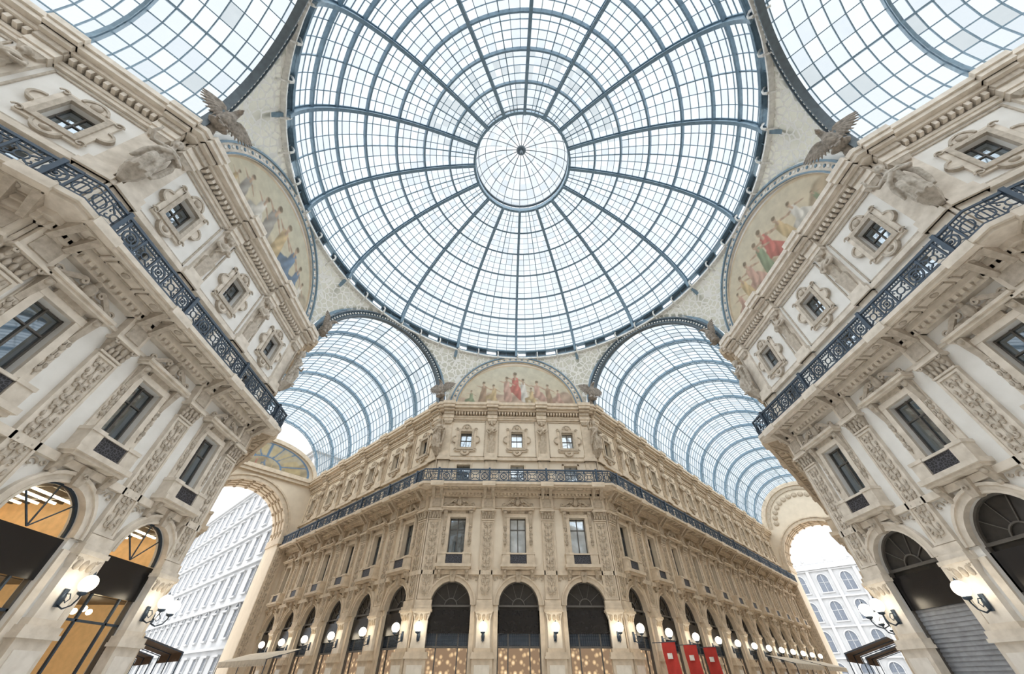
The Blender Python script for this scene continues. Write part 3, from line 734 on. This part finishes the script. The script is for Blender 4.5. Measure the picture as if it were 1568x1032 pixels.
def portal(hw=5.7,sp=15.0,lt=3.4,plain_=False):
    b=MB(); n=28; D=-4.0
    top=22.5
    b.box(-W-.3,-hw,D,0,0,top,0); b.box(hw,W+.3,D,0,0,top,0)
    for i in range(n):
        a0,a1=math.pi*i/n,math.pi*(i+1)/n
        z0=sp+hw*math.sin(a0); z1=sp+hw*math.sin(a1)
        b.prism([(hw*math.cos(a0),z0),(hw*math.cos(a0),max(top,z0+.4)),(hw*math.cos(a1),max(top,z1+.4)),(hw*math.cos(a1),z1)],D,0,0)
    for r0,r1,y in ((hw-.03,hw+.5,.15),(hw+.42,hw+.62,.3),(hw-.1,hw+.1,.25)): b.arc(0,sp,r0,r1,0,180,0,y,1,36)
    for y in (-.9,-1.9,-2.9): b.arc(0,sp,hw-.12,hw,0,180,y-.1,y+.1,1,28)
    for k in range(13):
        a=math.pi*(k+.5)/13; x=(hw-.06)*math.cos(a); z=sp+(hw-.06)*math.sin(a)
        for y in (-.45,-1.4,-2.4,-3.4): b.ell((x,y,z),.22,.22,.22,2,8,5)
    for s in (-1,1):
        b.box(min(s*hw,s*(hw+1.1)),max(s*hw,s*(hw+1.1)),0,.3,0,sp-1.2,1); b.box(min(s*(hw-.15),s*(hw+1.3)),max(s*(hw-.15),s*(hw+1.3)),-4,.45,sp-.8,sp,1)
        scrollcol(b,s*(hw+.55),.33,3.5,sp-1.6,.35,2,.6)
    if plain_:
        poly=[(W*math.cos(math.pi*i/24),22.5+7.2*math.sin(math.pi*i/24)) for i in range(25)]
        for i in range(24):
            (xa,za),(xb,zb)=poly[i],poly[i+1]
            def low(x): return max(22.3,(sp+math.sqrt(max(0,hw*hw-x*x))+.3) if abs(x)<hw else 22.3)
            b.prism([(xa,min(za,low(xa))),(xa,max(za,low(xa))),(xb,max(zb,low(xb))),(xb,min(zb,low(xb)))],-.6,-.1,0)
        b.arc(0,22.5,6.6,7.3,0,180,-.1,.2,1,32); b.arc(0,22.5,5.9,6.3,0,180,-.1,.1,2,32)
        for k in range(15):
            a=math.pi*(k+.5)/15; b.ell((5.0*math.cos(a)*1.0,.0,22.9+4.6*math.sin(a)),.45,.15,.45,2,8,5)
    else:
        b.box(-W,W,0,.6,22.0,22.5,1); b.box(-W,W,0,.4,21.6,22.0,1)
        b.prism([(W*math.cos(math.pi*i/24),22.5+(lt+.6)*math.sin(math.pi*i/24)) for i in range(25)],-.6,-.1,0)
        pts=[(7.1*math.cos(math.pi*i/30),0,22.5+(lt+.45)*math.sin(math.pi*i/30)) for i in range(31)]
        b.tube(pts,0,1,sec=(.25,.25))
    return b.mesh('portal',[M_field,M_trim,M_orn])
def pf(img,X,Z,e):
    an=np.arctan2(Z*1.7,X)
    rr=np.hypot(X,Z*1.7)
    for k in (1,2.4,3.2,4,4.8,5.6,7):
        img[(np.abs(an-math.pi*k/8)*rr<.12)&(rr>2.3)]=(.14,.22,.32)
    img[(np.abs(rr-2.3)<.13)|(e>.95)]=(.14,.22,.32)
    m=(rr<5)&(np.abs(((an*8/math.pi)%1)-.5)<.3)&(rr>2.9)&(rr<5.0); img[m]=img[m]*.5+np.array((.55,.42,.2))*.5
mp=mural('portal_mosaic',[(0,.1,1.1,BLU,0,True),(-1,.1,.9,OCH,0),(1,.1,.9,RED,0)],((.48,.40,.26),(.45,.4,.3)),(.4,.32,.2),a=6.3,bb=3.3,z0=22.6,nx=160,nz=60,frames=pf,fade=.15,fs_=1)
for b,nbay in ARMN.items():
    A=rad(b); L=nbay*BW
    root=empty('glass_vault')
    obj('vault_frame',vault(L),root,az(A)*R,-(A+math.pi))
    if b==45: 
        obj('portal_arch',portal(6.2,16.6,plain_=True),None,az(A)*(R+L),-(A+math.pi),.9)
    else:
        pr=obj('portal_arch',portal(),None,az(A)*(R+L),-(A+math.pi),.9)
        obj('mosaic',mp,pr,(0,.02,0),0)

# ------------------------------------------------------------------ floor
def floor_mat():
    m,nt,out=newmat('mosaic_marble_floor')
    p=N(nt,'ShaderNodeBsdfPrincipled'); p.inputs['Roughness'].default_value=.35
    tc=N(nt,'ShaderNodeTexCoord'); ck=N(nt,'ShaderNodeTexChecker'); ck.inputs['Scale'].default_value=.6
    ck.inputs[1].default_value=(.76,.73,.69,1); ck.inputs[2].default_value=(.64,.60,.55,1)
    nt.links.new(tc.outputs['Object'],ck.inputs['Vector']); nt.links.new(ck.outputs[0],p.inputs['Base Color'])
    nt.links.new(p.outputs[0],out.inputs[0]); return m
fb=MB(); fb.add([(-200,-80,0),(200,-80,0),(200,220,0),(-200,220,0)],[(0,1,2,3)],0)
obj('floor',fb.mesh('floor',[floor_mat()]))

# ------------------------------------------------------------------ outside buildings
M_ow=plain('white_render',(.47,.49,.515),.8,0,.04,.5); M_og=plain('outer_glass',(.15,.18,.23),.3)
def outbuild(Lx,Hh,nx,floors,curved=False):
    b=MB(); fh=Hh/floors; wd=Lx/nx
    b.box(0,Lx,-8,0,0,Hh,0)
    for f in range(floors):
        z=f*fh
        b.box(-.2,Lx+.2,0,.45,z+fh-.35,z+fh-.05,0)
        for i in range(nx):
            x=(i+.5)*wd; w2=1.1 if curved else .75; zt=z+fh-(2.1 if curved else 1.1)
            b.box(x-w2,x+w2,.0,.03,z+.9,zt,1)
            b.box(x-w2-.2,x-w2,0,.18,z+.8,zt,0); b.box(x+w2,x+w2+.2,0,.18,z+.8,zt,0)
            if not curved: b.box(x-w2-.3,x+w2+.3,0,.4,z+fh-1.05,z+fh-.85,0)
            b.box(x-w2-.3,x+w2+.3,0,.35,z+.62,z+.85,0)
            if curved or f==1:
                b.arc(x,zt,0,w2,0,180,0,.035,1,10); b.arc(x,zt,w2,w2+.25,0,180,0,.25,0,10)
            b.box(x-.05,x+.05,.03,.08,z+.9,zt+(w2 if curved else 0),0); b.box(x-w2,x+w2,.03,.08,z+fh*.5,z+fh*.5+.08,0)
    b.box(-.5,Lx+.5,-8.3,.8,Hh,Hh+.5,0)
    for i in range(nx*3): b.box(i*Lx/nx/3+.1,i*Lx/nx/3+.3,.0,.15,Hh+.5,Hh+1.3,0)
    b.box(0,Lx,0,.2,Hh+1.3,Hh+1.45,0)
    if curved:
        for i in range(nx+1):
            b.box(i*wd-.35,i*wd+.35,0,.5,0,Hh+1.6,0); b.lathe([(.4,0),(.25,.4),(.38,.9),(.14,1.4),(.03,2.1)],0,8,(i*wd,.2,Hh+1.6))
    return b.mesh('outside_building',[M_ow,M_og])
A=rad(-45); eh=az(A); l=Vector((math.cos(A),-math.sin(A),0)); L=ARMN[-45]*BW
obj('street_building',outbuild(110,29,24,6),None,eh*(R+L+5)+l*7.6,-(A+math.pi*1.5)) 
A=rad(45); eh=az(A); l=Vector((math.cos(A),-math.sin(A),0)); L=ARMN[45]*BW
obj('street_building',outbuild(60,22,12,4,True),None,eh*(R+L+42)+l*30,-(A+math.pi))

# ------------------------------------------------------------------ awnings + banners
def cloth(name,c): return plain(name,c,.85,0,.08,2)
M_cream=cloth('cream_canvas',(.66,.58,.47)); M_brown=cloth('brown_canvas',(.16,.11,.08)); M_red=cloth('red_cloth',(.50,.045,.035))
def awning(Lx,mat):
    b=MB(); 
    b.add([(0,0,3.6),(Lx,0,3.6),(Lx,2.6,2.9),(0,2.6,2.9),(0,2.6,2.6),(Lx,2.6,2.6)],[(0,1,2,3),(3,2,5,4)],0)
    n=int(Lx/.5)
    for i in range(n): b.box(i*Lx/n,(i+.8)*Lx/n,2.58,2.62,2.48,2.62,0)
    for x in (0,Lx/2,Lx): b.tube([(x,0,3.55),(x,2.6,2.85)],.03,1); b.tube([(x,2.55,0),(x,2.55,2.85)],.04,1)
    return b.mesh('cafe_awning',[mat,M_iron])
def on_arm(bdeg,side,s):
    b=rad(bdeg); eh=az(b); l=Vector((math.cos(b),-math.sin(b),0)); nn=b+math.pi/2+(math.pi if side>0 else 0)
    return eh*(R+s)+l*side*(W-1.3),-nn
AW1=awning(12,M_cream); AW2=awning(6,M_brown)
for bd,sd,s,me in ((-45,1,14,AW1),(45,-1,26,AW1),(45,-1,40,AW1),(-45,-1,8,AW2),(-45,-1,16,AW2),(45,1,8,AW2),(45,1,16,AW2)):
    p,r=on_arm(bd,sd,s)
    dx=Vector((math.cos(r),math.sin(r),0)); eh=az(rad(bd))
    Lx=12 if me is AW1 else 6
    if dx.dot(eh)<0: p=p+eh*Lx
    obj('cafe_awning',me,None,p,r)
bn=MB(); bn.tube([(0,-.8,3.6),(0,1.0,3.6)],.03,1)
gx=6; vs=[]
for i in range(gx+1):
    for j in range(7): vs.append((.06*math.sin(j*1.3+i*.9),-.1+1.0*i/gx,3.58-2.4*j/6))
bn.add(vs,[(i*7+j,i*7+j+1,(i+1)*7+j+1,(i+1)*7+j) for i in range(gx) for j in range(6)],0,True)
bn.box(.07,.09,.2,.55,2.7,3.0,2)
MEB=bn.mesh('red_banner',[M_red,M_iron,M_white])
for s in (2.8,6.4,10.2):
    p,r=on_arm(45,-1,s); obj('red_banner',MEB,None,p,r)

# ------------------------------------------------------------------ light
w=bpy.data.worlds.new('overcast_sky'); sc.world=w; w.use_nodes=True
nt=w.node_tree; bg=nt.nodes['Background']
tc=N(nt,'ShaderNodeTexCoord'); sp=N(nt,'ShaderNodeSeparateXYZ'); nt.links.new(tc.outputs['Generated'],sp.inputs[0])
r=ramp(nt,[(.0,(.80,.84,.90)),(.35,(.96,.98,1.0)),(1.0,(.96,.98,1.0))]); nt.links.new(sp.outputs[2],r.inputs[0])
nt.links.new(r.outputs[0],bg.inputs[0]); bg.inputs[1].default_value=1.22
def sun(d,e,ang,c):
    sl=bpy.data.lights.new('soft_sun','SUN'); sl.energy=e; sl.angle=rad(ang); sl.color=c
    so=bpy.data.objects.new('soft_sun',sl); sc.collection.objects.link(so)
    so.rotation_euler=Vector(d).to_track_quat('-Z','Y').to_euler()
sun((0,.35,-.93),6.8,150,(1,.975,.935))

# ------------------------------------------------------------------ camera
cd=bpy.data.cameras.new('camera'); co=bpy.data.objects.new('camera',cd); sc.collection.objects.link(co)
cd.sensor_width=36; cd.lens=36*549/1568; cd.clip_start=.05; cd.clip_end=500
co.location=(-1.45,-14.32,1.6); co.rotation_euler=(math.pi/2+.7647,0,-.0300)
sc.camera=co
